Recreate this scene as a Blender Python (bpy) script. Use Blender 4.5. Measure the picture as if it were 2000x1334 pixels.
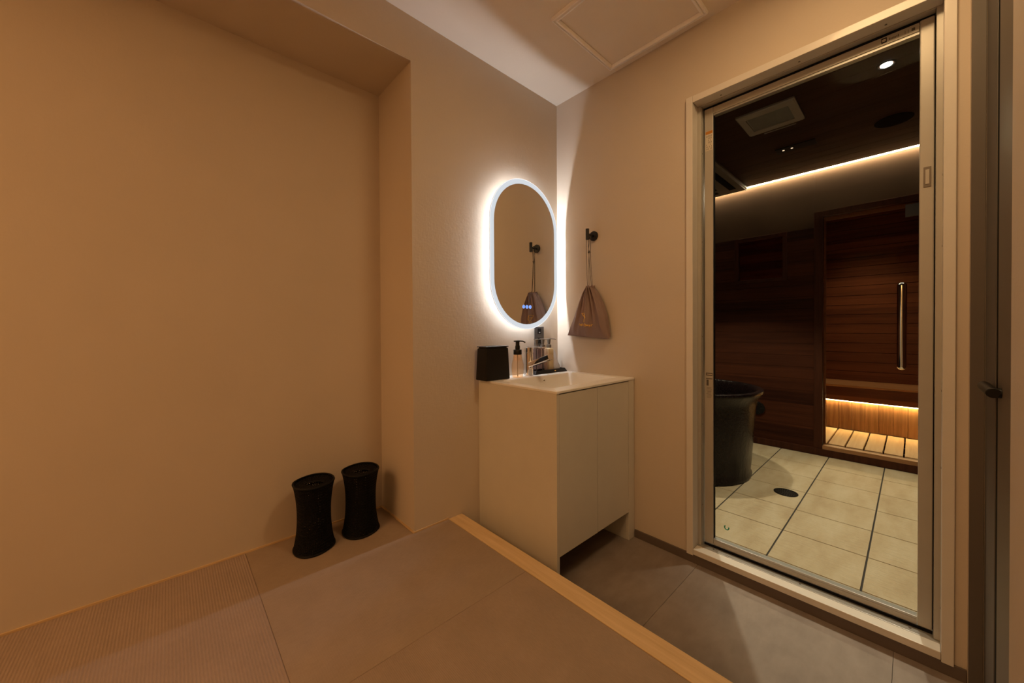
import bpy, bmesh, math, random
from math import pi, sin, cos, radians
from mathutils import Vector, Matrix
random.seed(4)
S = bpy.context.scene
for o in list(bpy.data.objects):
    bpy.data.objects.remove(o, do_unlink=True)

# ------------------------------------------------------------------ camera, world, exposure, main lights
cd = bpy.data.cameras.new('camera'); cam = bpy.data.objects.new('camera', cd); S.collection.objects.link(cam)
cd.sensor_fit = 'HORIZONTAL'; cd.sensor_width = 36.0; cd.lens = 13.0226; cd.shift_y = -0.009147; cd.clip_start = 0.02
R_ = Vector((0.7339245, -0.6792090, -0.0054642)); U_ = Vector((0.0101482, 0.0029212, 0.9999442)); F_ = Vector((0.6791552, 0.7339391, -0.0090367))
mw = Matrix.Identity(4)
for i in range(3):
    mw[i][0] = R_[i]; mw[i][1] = U_[i]; mw[i][2] = -F_[i]
mw[0][3], mw[1][3], mw[2][3] = -1.72978, -1.46245, 1.06
cam.matrix_world = mw
S.camera = cam
S.view_settings.view_transform = 'Standard'; S.view_settings.look = 'None'
S.view_settings.exposure = 0.0; S.view_settings.gamma = 1.0; S.view_settings.use_curve_mapping = False
W = bpy.data.worlds.new('world'); S.world = W; W.use_nodes = True
W.node_tree.nodes['Background'].inputs[0].default_value = (0.02, 0.015, 0.01, 1)
W.node_tree.nodes['Background'].inputs[1].default_value = 0.3

WARM = (1.0, 0.50, 0.19)        # room lamp
COVE_STRENGTH = 7.9               # square ceiling lamp at the far end
ROUND_STRENGTH = 21.0
MIRROR_LED = 200.0              # edge light behind the mirror
RING = 0.72
BATH_SPOT = 84.0
BATH_LED = 60.0
SAUNA_LED = 44.0

def spot(name, loc, power, size, blend, col, rad=0.03):
    l = bpy.data.lights.new(name, 'SPOT'); l.energy = power; l.spot_size = radians(size); l.spot_blend = blend
    l.color = col; l.shadow_soft_size = rad
    o = bpy.data.objects.new(name, l); o.location = loc; S.collection.objects.link(o); return o
BATHC = (1.0, 0.87, 0.66)
spot('downlight_beam', (0.878, -1.372, 2.325), BATH_SPOT, 64, 0.55, BATHC, 0.025)
spot('downlight_beam', (0.98, -0.36, 2.325), BATH_SPOT * 0.95, 96, 0.3, BATHC, 0.025)

spot('sauna_beam', (2.86, -1.15, 2.185), 34.0, 100, 1.0, (1.0, 0.72, 0.42), 0.03)

# ------------------------------------------------------------------ materials
MC = {}
def srgb(r, g, b):
    f = lambda c: ((c / 255.0) / 12.92 if c / 255.0 <= 0.04045 else (((c / 255.0) + 0.055) / 1.055) ** 2.4)
    return (f(r), f(g), f(b), 1)
def newmat(name):
    m = bpy.data.materials.new(name); m.use_nodes = True
    nt = m.node_tree; b = nt.nodes['Principled BSDF']
    MC[name] = m
    return m, nt, b
def N(nt, t, **k):
    n = nt.nodes.new(t)
    for a, v in k.items(): setattr(n, a, v)
    return n
def mapping(nt, scale, rot=(0, 0, 0)):
    tc = N(nt, 'ShaderNodeTexCoord'); mp = N(nt, 'ShaderNodeMapping')
    mp.inputs['Scale'].default_value = scale; mp.inputs['Rotation'].default_value = rot
    nt.links.new(tc.outputs['Object'], mp.inputs['Vector']); return mp.outputs['Vector']
def noise(nt, vec, scale, detail=3, rough=0.5):
    n = N(nt, 'ShaderNodeTexNoise'); n.inputs['Scale'].default_value = scale
    n.inputs['Detail'].default_value = detail; n.inputs['Roughness'].default_value = rough
    nt.links.new(vec, n.inputs['Vector']); return n.outputs['Fac']
def ramp(nt, fac, stops):
    r = N(nt, 'ShaderNodeValToRGB'); e = r.color_ramp.elements
    e[0].position, e[0].color = stops[0]; e[1].position, e[1].color = stops[-1]
    for p, c in stops[1:-1]:
        x = e.new(p); x.color = c
    nt.links.new(fac, r.inputs['Fac']); return r.outputs['Color']
def math_(nt, op, a, b=None):
    n = N(nt, 'ShaderNodeMath', operation=op)
    for i, v in enumerate((a, b)):
        if v is None: continue
        if isinstance(v, (int, float)): n.inputs[i].default_value = v
        else: nt.links.new(v, n.inputs[i])
    return n.outputs[0]
def bump(nt, b, h, strength, dist=0.01, prev=None):
    n = N(nt, 'ShaderNodeBump'); n.inputs['Strength'].default_value = strength; n.inputs['Distance'].default_value = dist
    nt.links.new(h, n.inputs['Height'])
    if prev is not None: nt.links.new(prev, n.inputs['Normal'])
    nt.links.new(n.outputs['Normal'], b.inputs['Normal']); return n.outputs['Normal']
def v4(c, k=1.0): return (c[0] * k, c[1] * k, c[2] * k, 1)

def simple(name, col, rough=0.5, metal=0.0, var=0.06, scale=12.0, bmp=0.0, bscale=300.0, coat=0.0, spec=0.5):
    m, nt, b = newmat(name)
    vec = mapping(nt, (1, 1, 1))
    f = noise(nt, vec, scale, 3)
    nt.links.new(ramp(nt, f, [(0.25, v4(col, 1 - var)), (0.75, v4(col, 1 + var))]), b.inputs['Base Color'])
    b.inputs['Roughness'].default_value = rough; b.inputs['Metallic'].default_value = metal
    b.inputs['Coat Weight'].default_value = coat; b.inputs['Specular IOR Level'].default_value = spec
    if bmp > 0: bump(nt, b, noise(nt, vec, bscale, 2), bmp, 0.002)
    return m
def wallpaper(name, col, st, sc):
    m, nt, b = newmat(name)
    vec = mapping(nt, (1, 1, 1))
    f = noise(nt, vec, 3.0, 2)
    nt.links.new(ramp(nt, f, [(0.2, v4(col, 0.97)), (0.8, v4(col, 1.03))]), b.inputs['Base Color'])
    b.inputs['Roughness'].default_value = 0.85; b.inputs['Specular IOR Level'].default_value = 0.25
    h1 = noise(nt, mapping(nt, (1, 1, 0.35)), sc, 3, 0.6); h2 = noise(nt, mapping(nt, (0.35, 0.35, 1)), sc, 3, 0.6)
    h3 = noise(nt, vec, 22.0, 2)
    hh = math_(nt, 'ADD', math_(nt, 'ADD', h1, h2), math_(nt, 'MULTIPLY', h3, 1.4))
    bump(nt, b, hh, st, 0.004)
    return m
WALLC = (0.615, 0.535, 0.447)
M_WALL = wallpaper('greige cloth wallpaper', WALLC, 0.09, 115.0)
M_CEIL = wallpaper('ceiling wallpaper', (0.84, 0.75, 0.65), 0.08, 180.0)
M_CREAM = simple('cream painted casing', (0.72, 0.68, 0.63), 0.30, var=0.02, coat=0.2)
M_ALU = simple('beige grey aluminium', (0.45, 0.43, 0.39), 0.34, 0.15, var=0.03)
M_ALUD = simple('brushed sill aluminium', (0.42, 0.41, 0.39), 0.35, 0.5, var=0.05, scale=60)
M_BLACK = simple('black rubber and gap shade', (0.006, 0.006, 0.006), 0.7, spec=0.1)
M_BASEB = simple('brown baseboard vinyl', (0.13, 0.10, 0.085), 0.5)
M_VAN = simple('greige vanity laminate', (0.70, 0.675, 0.61), 0.45, var=0.02, bmp=0.05)
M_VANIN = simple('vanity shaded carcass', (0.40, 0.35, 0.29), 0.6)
M_CER = simple('white sink ceramic', (0.88, 0.87, 0.85), 0.32, var=0.01)
M_CHROME = simple('chrome', (0.82, 0.82, 0.83), 0.06, 1.0, var=0.01)
M_MATB = simple('matt black', (0.008, 0.007, 0.0065), 0.42, var=0.2, spec=0.3)
M_MATB2 = simple('black powder coated metal', (0.018, 0.017, 0.016), 0.45, 0.3)
M_PLATE = simple('grey metal outlet plate', (0.14, 0.135, 0.13), 0.35, 0.6)
M_BAG = simple('mauve brown cotton', (0.26, 0.18, 0.165), 0.7, var=0.06, bmp=0.25, bscale=900)
M_CORD = simple('dark cord', (0.035, 0.03, 0.025), 0.8)
M_GOLD = simple('gold print', (0.95, 0.60, 0.08), 0.4, 0.2)
M_BASKET = simple('black woven cord', (0.0035, 0.0030, 0.0032), 0.55, var=0.3, scale=80, spec=0.25)
M_PUMPG = simple('greige pump plastic', (0.13, 0.11, 0.09), 0.35)
M_HATCH = simple('hatch aluminium', (0.95, 0.92, 0.90), 0.3, 0.0, var=0.02)
M_DOORG = simple('grey brown door paint', (0.115, 0.095, 0.08), 0.55, var=0.03)
M_DOORL = simple('brown door leaf', (0.15, 0.115, 0.085), 0.5, var=0.03)
M_WHITEP = simple('white vent plastic', (0.34, 0.30, 0.27), 0.6)
M_ACP = simple('grey cassette plastic', (0.17, 0.145, 0.125), 0.6)
M_VENTG = simple('grey vent grille', (0.30, 0.29, 0.28), 0.6)
M_GROUT = simple('dark grout', (0.035, 0.03, 0.028), 0.8)
M_STEEL = simple('polished steel tube', (0.85, 0.78, 0.70), 0.10, 1.0, var=0.01)
M_SPK = simple('dark speaker cloth', (0.012, 0.007, 0.005), 0.9, spec=0.1)
M_UPPER = simple('smooth dark taupe panel', (0.078, 0.041, 0.023), 0.6, var=0.1, scale=5, spec=0.15)
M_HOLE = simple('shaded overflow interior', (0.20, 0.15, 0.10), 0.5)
M_SCREW = simple('screw steel', (0.18, 0.16, 0.14), 0.4, 0.8)
M_STICK = simple('pale sticker', (0.62, 0.56, 0.46), 0.5)
M_ORANGE = simple('orange sticker', (0.50, 0.20, 0.02), 0.5)
M_INK = simple('grey ink', (0.09, 0.08, 0.07), 0.6)
M_GREEN = simple('green sticker', (0.005, 0.25, 0.14), 0.5)
M_WHITEL = simple('white print', (0.8, 0.8, 0.8), 0.5)

def emit(name, col, st):
    m = bpy.data.materials.new(name); m.use_nodes = True; nt = m.node_tree
    nt.nodes.remove(nt.nodes['Principled BSDF']); e = N(nt, 'ShaderNodeEmission')
    e.inputs[0].default_value = (col[0], col[1], col[2], 1); e.inputs[1].default_value = st
    nt.links.new(e.outputs[0], nt.nodes['Material Output'].inputs[0]); return m
M_COVE = emit('warm lamp diffuser', (1.0, 0.53, 0.20), COVE_STRENGTH)
M_ROUND = emit('warm round lamp diffuser', (1.0, 0.65, 0.31), ROUND_STRENGTH)
M_MLED = emit('mirror edge light', (0.88, 0.93, 0.98), MIRROR_LED)
M_RING = emit('lit frosted glass', (0.93, 0.98, 1.03), RING)
M_RINGE = emit('lit frosted glass edge', (0.97, 0.98, 1.0), 1.0)
M_BLED = emit('cove light', (1.0, 0.84, 0.56), BATH_LED)
M_SLED = emit('bench light', (1.0, 0.74, 0.36), SAUNA_LED)
M_DISC = emit('downlight lens', (1.0, 0.93, 0.80), 40.0)
M_TOUCH = emit('blue touch light', (0.25, 0.42, 1.0), 1.6)
M_TOUCHD = emit('blue touch light dim', (0.10, 0.20, 0.75), 0.9)
M_MINI = emit('small lamp', (1.0, 0.7, 0.45), 1.2)

def glassy(name, tint, rough=0.02, ior=1.45, alpha_rough=False):
    m = bpy.data.materials.new(name); m.use_nodes = True; nt = m.node_tree
    nt.nodes.remove(nt.nodes['Principled BSDF'])
    t = N(nt, 'ShaderNodeBsdfTransparent'); t.inputs[0].default_value = (*tint, 1)
    g = N(nt, 'ShaderNodeBsdfGlossy'); g.inputs['Roughness'].default_value = rough
    f = N(nt, 'ShaderNodeFresnel'); f.inputs[0].default_value = ior
    mx = N(nt, 'ShaderNodeMixShader')
    ge = N(nt, 'ShaderNodeNewGeometry')      # the back of each surface only lets light through
    nt.links.new(math_(nt, 'MULTIPLY', f.outputs[0], math_(nt, 'SUBTRACT', 1.0, ge.outputs['Backfacing'])), mx.inputs[0]); nt.links.new(t.outputs[0], mx.inputs[1]); nt.links.new(g.outputs[0], mx.inputs[2])
    nt.links.new(mx.outputs[0], nt.nodes['Material Output'].inputs[0]); return m
M_GLASS = glassy('clear door glass', (0.93, 0.95, 0.92), 0.0, 1.05)
M_GLASS2 = glassy('sauna glass', (0.90, 0.88, 0.86), 0.0, 1.05)
M_TUBEG = glassy('clear acrylic', (0.86, 0.82, 0.76), 0.03, 1.45)
M_AMBER = glassy('amber soap', (1.0, 0.84, 0.66), 0.15, 1.3)
M_AMBER2 = glassy('amber tinted bottle', (1.0, 0.80, 0.60), 0.05, 1.35)
M_VIOLET = glassy('violet tinted shampoo', (0.80, 0.75, 0.82), 0.08, 1.35)
M_PINKY = glassy('rosy tinted shampoo', (0.84, 0.74, 0.72), 0.08, 1.35)
def liquid(name, col, trans, rough=0.15):
    m, nt, b = newmat(name); vec = mapping(nt, (1, 1, 1))
    f = noise(nt, vec, 40, 2)
    nt.links.new(ramp(nt, f, [(0.3, v4(col, 0.93)), (0.7, v4(col, 1.07))]), b.inputs['Base Color'])
    b.inputs['Roughness'].default_value = rough; b.inputs['Transmission Weight'].default_value = trans
    b.inputs['IOR'].default_value = 1.2; return m
M_PACK = liquid('clear film packet', (0.80, 0.78, 0.80), 0.45, 0.2)
M_YELL = liquid('milky yellow lotion', (0.68, 0.55, 0.33), 0.25, 0.3)

m, nt, b = newmat('mirror silver'); M_MIR = m
b.inputs['Base Color'].default_value = (0.80, 0.80, 0.76, 1); b.inputs['Metallic'].default_value = 1; b.inputs['Roughness'].default_value = 0.0

def wood(name, c1, c2, across, along, width, rough=0.45, var=0.25, grain=1.0, coat=0.0, spec=0.4):
    """wood whose tone changes from board to board; boards lie across one axis and their grain runs along another"""
    m, nt, b = newmat(name)
    tc = N(nt, 'ShaderNodeTexCoord'); sp = N(nt, 'ShaderNodeSeparateXYZ'); nt.links.new(tc.outputs['Object'], sp.inputs[0])
    A = sp.outputs['XYZ'.index(across)]; L = sp.outputs['XYZ'.index(along)]
    T = sp.outputs['XYZ'.index([c for c in 'XYZ' if c not in (across, along)][0])]
    idd = math_(nt, 'FLOOR', math_(nt, 'DIVIDE', A, width))
    cb = N(nt, 'ShaderNodeCombineXYZ')
    nt.links.new(math_(nt, 'ADD', math_(nt, 'MULTIPLY', L, 1.6 * grain), math_(nt, 'MULTIPLY', idd, 3.37)), cb.inputs[0])
    nt.links.new(math_(nt, 'MULTIPLY', A, 26.0 * grain), cb.inputs[1]); nt.links.new(math_(nt, 'MULTIPLY', T, 26.0 * grain), cb.inputs[2])
    n1 = noise(nt, cb.outputs[0], 1.6, 5, 0.62)
    wn = N(nt, 'ShaderNodeTexWhiteNoise', noise_dimensions='1D'); nt.links.new(idd, wn.inputs['W'])
    f = math_(nt, 'ADD', math_(nt, 'MULTIPLY', n1, 1 - var), math_(nt, 'MULTIPLY', wn.outputs['Value'], var))
    nt.links.new(ramp(nt, f, [(0.28, (*c1, 1)), (0.72, (*c2, 1))]), b.inputs['Base Color'])
    b.inputs['Roughness'].default_value = rough; b.inputs['Coat Weight'].default_value = coat; b.inputs['Specular IOR Level'].default_value = spec
    bump(nt, b, n1, 0.12, 0.002)
    return m
M_THR = wood('pale cypress', (0.62, 0.43, 0.22), (0.78, 0.58, 0.34), 'X', 'Y', 5.0, 0.4, 0.0, 1.2)
M_THRX = wood('pale cypress moulding', (0.60, 0.42, 0.22), (0.74, 0.54, 0.31), 'Y', 'X', 5.0, 0.4, 0.0)
M_DWALL = wood('dark stained cedar boards', (0.030, 0.0085, 0.0040), (0.085, 0.025, 0.0105), 'Z', 'Y', 0.1, 0.55, 0.35, spec=0.12)
M_DTRIM = wood('dark stained cedar trim', (0.036, 0.0105, 0.005), (0.080, 0.025, 0.011), 'Y', 'Z', 5.0, 0.5, 0.0, spec=0.15)
M_DCEIL = wood('dark ceiling boards', (0.034, 0.016, 0.0095), (0.060, 0.029, 0.018), 'X', 'Y', 0.105, 0.45, 0.25, spec=0.2)
M_SWALL = wood('red cedar boards', (0.11, 0.030, 0.013), (0.27, 0.085, 0.034), 'Z', 'Y', 0.096, 0.45, 0.35)
M_SKIRT = wood('cedar skirt boards', (0.17, 0.066, 0.022), (0.42, 0.20, 0.075), 'Y', 'Z', 0.09, 0.45, 0.3, 1.3)
M_DUCK = wood('pale duckboard wood', (0.66, 0.42, 0.20), (0.85, 0.62, 0.36), 'Y', 'X', 0.1095, 0.45, 0.15, 1.3)
M_SEAT = wood('honey cedar seat boards', (0.42, 0.20, 0.085), (0.64, 0.34, 0.16), 'X', 'Y', 0.114, 0.42, 0.1)
M_BEAMR = wood('red cedar lining', (0.20, 0.07, 0.03), (0.34, 0.13, 0.055), 'X', 'Y', 5.0, 0.45, 0.0)
M_BEAM = wood('cedar sill beam', (0.22, 0.10, 0.04), (0.40, 0.20, 0.085), 'X', 'Y', 5.0, 0.42, 0.0)

# tatami: woven rush with ribs along one axis
def tatami(name, axis, col, period=0.0125, st=0.5):
    m, nt, b = newmat(name)
    tc = N(nt, 'ShaderNodeTexCoord'); sp = N(nt, 'ShaderNodeSeparateXYZ'); nt.links.new(tc.outputs['Object'], sp.inputs[0])
    X, Y = sp.outputs[0], sp.outputs[1]
    A, B = (X, Y) if axis == 'Y' else (Y, X)
    w = math_(nt, 'SINE', math_(nt, 'MULTIPLY', A, 2 * pi / period))
    w2 = math_(nt, 'SINE', math_(nt, 'MULTIPLY', B, 2 * pi / 0.006))
    n1 = noise(nt, mapping(nt, (1, 1, 1)), 7, 4, 0.6)
    n2 = noise(nt, mapping(nt, (500, 60, 60) if axis == 'Y' else (60, 500, 60)), 1, 2, 0.6)
    f = math_(nt, 'ADD', math_(nt, 'MULTIPLY', n1, 0.45), math_(nt, 'ADD', math_(nt, 'MULTIPLY', n2, 0.40), math_(nt, 'MULTIPLY', w, 0.06 if period > 0.0072 else 0.02)))
    nt.links.new(ramp(nt, f, [(0.2, v4(col, 0.80)), (0.7, v4(col, 1.14))]), b.inputs['Base Color'])
    b.inputs['Roughness'].default_value = 0.7; b.inputs['Specular IOR Level'].default_value = 0.3
    hh = math_(nt, 'ADD', w, math_(nt, 'ADD', math_(nt, 'MULTIPLY', w2, 0.25), math_(nt, 'MULTIPLY', n2, 0.8)))
    bump(nt, b, hh, st, 0.0010)
    return m
M_TATA = tatami('ribbed tatami weave', 'Y', (0.385, 0.290, 0.235), 0.0074, 0.45)
M_TATB = tatami('fine tatami weave', 'X', (0.365, 0.275, 0.205), 0.0045, 0.16)
M_TATC = tatami('fine tatami weave turned', 'Y', (0.360, 0.270, 0.205), 0.0045, 0.16)

m, nt, b = newmat('taupe vinyl tile'); M_VINYL = m
n1 = noise(nt, mapping(nt, (1, 1, 1)), 3.2, 6, 0.62); n2 = noise(nt, mapping(nt, (1, 2.2, 1)), 9.0, 5, 0.6)
f = math_(nt, 'ADD', math_(nt, 'MULTIPLY', n1, 0.6), math_(nt, 'MULTIPLY', n2, 0.4))
nt.links.new(ramp(nt, f, [(0.3, (0.19, 0.15, 0.13, 1)), (0.7, (0.34, 0.28, 0.245, 1))]), b.inputs['Base Color'])
b.inputs['Roughness'].default_value = 0.42
bump(nt, b, noise(nt, mapping(nt, (1, 1, 1)), 250, 2), 0.08, 0.002)

m, nt, b = newmat('beige slate tile'); M_TILE = m
n1 = noise(nt, mapping(nt, (1.0, 3.0, 1)), 3.0, 6, 0.6); n2 = noise(nt, mapping(nt, (3.2, 1.0, 1)), 14, 5, 0.65)
nt.links.new(ramp(nt, n1, [(0.25, (0.40, 0.295, 0.17, 1)), (0.5, (0.50, 0.395, 0.25, 1)), (0.75, (0.58, 0.49, 0.345, 1))]), b.inputs['Base Color'])
b.inputs['Roughness'].default_value = 0.5
bump(nt, b, n2, 0.8, 0.014)

m, nt, b = newmat('dark glazed stoneware'); M_TUB = m
vec = mapping(nt, (1, 1, 1)); n1 = noise(nt, vec, 70, 4, 0.7); n2 = noise(nt, mapping(nt, (1, 1, 0.3)), 22, 3)
nt.links.new(ramp(nt, n1, [(0.45, (0.0075, 0.0042, 0.0040, 1)), (0.75, (0.015, 0.0105, 0.012, 1))]), b.inputs['Base Color'])
b.inputs['Roughness'].default_value = 0.22; b.inputs['Specular IOR Level'].default_value = 0.22
bump(nt, b, math_(nt, 'ADD', n1, math_(nt, 'MULTIPLY', n2, 2.0)), 0.3, 0.006)

# ------------------------------------------------------------------ mesh helpers
class G:
    """collects shapes in world coordinates, then links them as one mesh object"""
    def __init__(self): self.bm = bmesh.new()
    def box(self, x0, x1, y0, y1, z0, z1):
        vs = [self.bm.verts.new((x, y, z)) for x in (x0, x1) for y in (y0, y1) for z in (z0, z1)]
        for f in ((0, 1, 3, 2), (4, 6, 7, 5), (0, 4, 5, 1), (2, 3, 7, 6), (0, 2, 6, 4), (1, 5, 7, 3)):
            self.bm.faces.new([vs[i] for i in f])
        return self
    def hexa(self, lo, hi):
        """lo, hi: four points each, same order"""
        a = [self.bm.verts.new(p) for p in lo]; c = [self.bm.verts.new(p) for p in hi]
        self.bm.faces.new(a[::-1]); self.bm.faces.new(c)
        for i in range(4): self.bm.faces.new((a[i], a[(i + 1) % 4], c[(i + 1) % 4], c[i]))
        return self
    def prism(self, pts, axis, a, c):
        """polygon extruded along an axis; pts are the other two coordinates in xyz order"""
        def P(p, h):
            q = list(p); q.insert('xyz'.index(axis), h); return q
        A = [self.bm.verts.new(P(p, a)) for p in pts]; B = [self.bm.verts.new(P(p, c)) for p in pts]
        self.bm.faces.new(A); self.bm.faces.new(B[::-1]); n = len(pts)
        for i in range(n): self.bm.faces.new((A[i], B[i], B[(i + 1) % n], A[(i + 1) % n]))
        return self
    def rings(self, rings, cap0=True, cap1=True, loop=False):
        R = [[self.bm.verts.new(p) for p in r] for r in rings]; n = len(R[0])
        seq = list(zip(R[:-1], R[1:])) + ([(R[-1], R[0])] if loop else [])
        for A, B in seq:
            for i in range(n): self.bm.faces.new((A[i], A[(i + 1) % n], B[(i + 1) % n], B[i]))
        if cap0 and not loop: self.bm.faces.new(R[0][::-1])
        if cap1 and not loop: self.bm.faces.new(R[-1])
        return self
    def cyl(self, c, r, h, axis='z', n=32, r2=None):
        r2 = r if r2 is None else r2; rr = []
        for k, q in ((0, r), (h, r2)):
            ring = []
            for i in range(n):
                t = 2 * pi * i / n; u, v = q * cos(t), q * sin(t)
                ring.append({'z': (c[0] + u, c[1] + v, c[2] + k), 'y': (c[0] + u, c[1] + k, c[2] + v), 'x': (c[0] + k, c[1] + u, c[2] + v)}[axis])
            rr.append(ring)
        return self.rings(rr)
    def lathe(self, c, prof, n=48, cap0=True, cap1=True, sx=1.0, sy=1.0):
        return self.rings([[(c[0] + r * sx * cos(2 * pi * i / n), c[1] + r * sy * sin(2 * pi * i / n), c[2] + z) for i in range(n)] for r, z in prof], cap0, cap1)
    def sweep(self, pts, sec, up=(0, 0, 1), closed=False):
        """sweep a 2D section (list of (u, v)) along a path"""
        pts = [Vector(p) for p in pts]; rr = []; n = len(pts)
        for i, p in enumerate(pts):
            if closed: t = pts[(i + 1) % n] - pts[i - 1]
            else: t = pts[min(i + 1, n - 1)] - pts[max(i - 1, 0)]
            t.normalize(); a = t.cross(Vector(up))
            if a.length < 1e-4: a = t.cross(Vector((1, 0.01, 0)))
            a.normalize(); c = a.cross(t)
            rr.append([tuple(p + a * u + c * v) for u, v in sec])
        return self.rings(rr, loop=closed)
    def tube(self, pts, r, n=10, up=(0, 0, 1), closed=False):
        return self.sweep(pts, [(r * cos(2 * pi * i / n), r * sin(2 * pi * i / n)) for i in range(n)], up, closed)
    def build(self, name, mat, parent=None, bevel=0.0, smooth=None, label=None, loc=None, kind=None, segs=2):
        bmesh.ops.recalc_face_normals(self.bm, faces=self.bm.faces)
        org = Vector(parent_origin(parent)) if parent is not None else Vector(loc or (0, 0, 0))
        for v in self.bm.verts: v.co -= org
        me = bpy.data.meshes.new(name); self.bm.to_mesh(me); self.bm.free()
        me.materials.append(mat)
        o = bpy.data.objects.new(name, me); S.collection.objects.link(o)
        if parent is not None: o.parent = parent
        else: o.location = org
        if smooth is not None:
            for p in me.polygons: p.use_smooth = True
            me.set_sharp_from_angle(angle=radians(smooth))
        if bevel > 0:
            md = o.modifiers.new('bevel', 'BEVEL'); md.width = bevel; md.segments = segs; md.limit_method = 'ANGLE'; md.angle_limit = radians(40)
        if label: o['label'] = label
        if kind: o['kind'] = kind
        return o
def parent_origin(o):
    v = Vector((0, 0, 0))
    while o is not None: v += o.location; o = o.parent
    return v
def thing(name, label, cat, loc, group=None, kind=None):
    o = bpy.data.objects.new(name, None); o.empty_display_size = 0.05; S.collection.objects.link(o); o.location = loc
    if label: o['label'] = label
    if cat: o['category'] = cat
    if group: o['group'] = group
    if kind: o['kind'] = kind
    return o
def tag(o, label, cat, group=None, kind=None):
    o['label'] = label; o['category'] = cat
    if group: o['group'] = group
    if kind: o['kind'] = kind
    return o
STR = 'structure'

# ------------------------------------------------------------------ room shell
CZ = 2.402; TZ = 0.178; SOF = 2.210; AX = -0.959; AY = 0.330; CY = -1.576
LX = -4.2
g = G()
g.box(AX, 2.0 * 0 + 0.0, 0.0, 0.5, 0.0, CZ + 0.1)                  # pillar and mirror wall
g.box(LX, AX, AY, 0.5, 0.0, SOF)                                   # back of the alcove
g.box(LX, AX, 0.0, 0.5, SOF, CZ + 0.1)                             # drop above the alcove
g.build('wall_back', M_WALL, kind=STR)
# right wall with the bathroom doorway
DY0, DY1, DZ0, DZ1 = -1.537, -0.781, 0.052, 2.078
g = G()
g.box(0.0, 0.12, DY1, 0.5, 0.0, CZ + 0.1)
g.box(0.0, 0.12, CY - 0.6, DY0, 0.0, CZ + 0.1)
g.box(0.0, 0.12, DY0, DY1, DZ1, CZ + 0.1)
g.box(0.0, 0.12, DY0, DY1, -0.05, DZ0)
g.build('wall_right', M_WALL, kind=STR)
# front wall (beside the camera) with a recessed door
g = G()
g.box(LX, -0.685, CY - 0.3, CY, 0.0, CZ + 0.1)
g.box(-0.685, -0.036, CY - 0.3, CY, 2.25, CZ + 0.1)
g.box(-0.036, 0.0, CY - 0.3, CY, 0.0, CZ + 0.1)
g.box(-0.685, -0.036, CY - 0.3, CY - 0.08, 0.0, 2.25)
g.build('wall_front', M_WALL, kind=STR)
G().box(LX - 0.1, LX, CY - 0.3, 0.5, 0.0, CZ + 0.1).build('wall_left', M_WALL, kind=STR)
G().box(LX, 0.0, CY, 0.0, CZ, CZ + 0.08).build('ceiling', M_CEIL, kind=STR)
g = G()
ys = [-1.655, -1.424, -0.815, -0.205, 0.0]
for a, c in zip(ys[:-1], ys[1:]): g.box(-0.71, 0.0, a + 0.0006, c - 0.0006, -0.05, 0.0)
g.build('floor', M_VINYL, kind=STR)
G().box(LX, -0.786, CY, AY, 0.0, 0.140).build('floor', M_TATC, kind=STR, label='raised base under the tatami mats')
# tatami mats
def mat_obj(pts, mat, label):
    o = G().prism(pts, 'z', 0.1405, TZ).build('tatami_mat', mat, bevel=0.0010, loc=(pts[0][0], pts[0][1], 0.14))
    return tag(o, label, 'tatami mat', 'borderless tatami mats on the raised floor')
gp = 0.0003
mat_obj([(-1.517 + gp, -0.510 + gp), (-0.787, -0.510 + gp), (-0.787, -0.004), (AX - 0.006, -0.004), (AX - 0.006, AY - 0.006), (-1.517 + gp, AY - 0.006)], M_TATB,
        'tatami mat in the alcove corner carrying both black woven baskets')
mat_obj([(-1.517 + gp, -1.335), (-0.787, -1.335), (-0.787, -0.510 - gp), (-1.517 + gp, -0.510 - gp)], M_TATC,
        'nearest tatami mat at the bottom centre beside the pale wooden edge')
mat_obj([(-2.255, -0.510 + gp), (-1.517 - gp, -0.510 + gp), (-1.517 - gp, AY - 0.006), (-2.255, AY - 0.006)], M_TATA,
        'coarsely ribbed tatami mat at the far left along the alcove wall')
for (x0, x1, y0, y1, mt) in ((-2.255, -1.517 - gp, -1.335, -0.510 - gp, M_TATB), (-3.0, -2.257, -0.510 + gp, AY - 0.006, M_TATB)):
    mat_obj([(x0, y0), (x1, y0), (x1, y1), (x0, y1)], mt, 'tatami mat laid left of the picture beside the coarsely ribbed one' if x0 > -2.5 else 'tatami mat furthest left along the alcove wall')
# pale wooden edge of the raised floor
o = G().box(-0.785, -0.711, CY + 0.001, -0.001, 0.001, TZ + 0.001).build('floor_edge_beam', M_THR, bevel=0.002, loc=(-0.748, -0.8, 0))
tag(o, 'pale wooden edge beam between the tatami floor and the taupe tiles', 'step edge')
# thin wooden mouldings between walls and tatami
G().box(LX, AX - 0.0005, AY - 0.0055, AY - 0.0003, TZ - 0.004, TZ + 0.006).build('trim_1', M_THRX, kind=STR)
G().box(AX - 0.0055, AX - 0.0003, -0.0035, AY - 0.006, TZ - 0.004, TZ + 0.006).build('trim_2', M_THR, kind=STR)
G().box(AX - 0.0002, -0.7862, -0.0035, -0.0003, TZ - 0.004, TZ + 0.006).build('trim_3', M_THRX, kind=STR)
G().box(-0.007, -0.0003, CY + 0.001, -0.508, 0.0003, 0.039).build('baseboard_right', M_BASEB, kind=STR, bevel=0.001)
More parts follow.
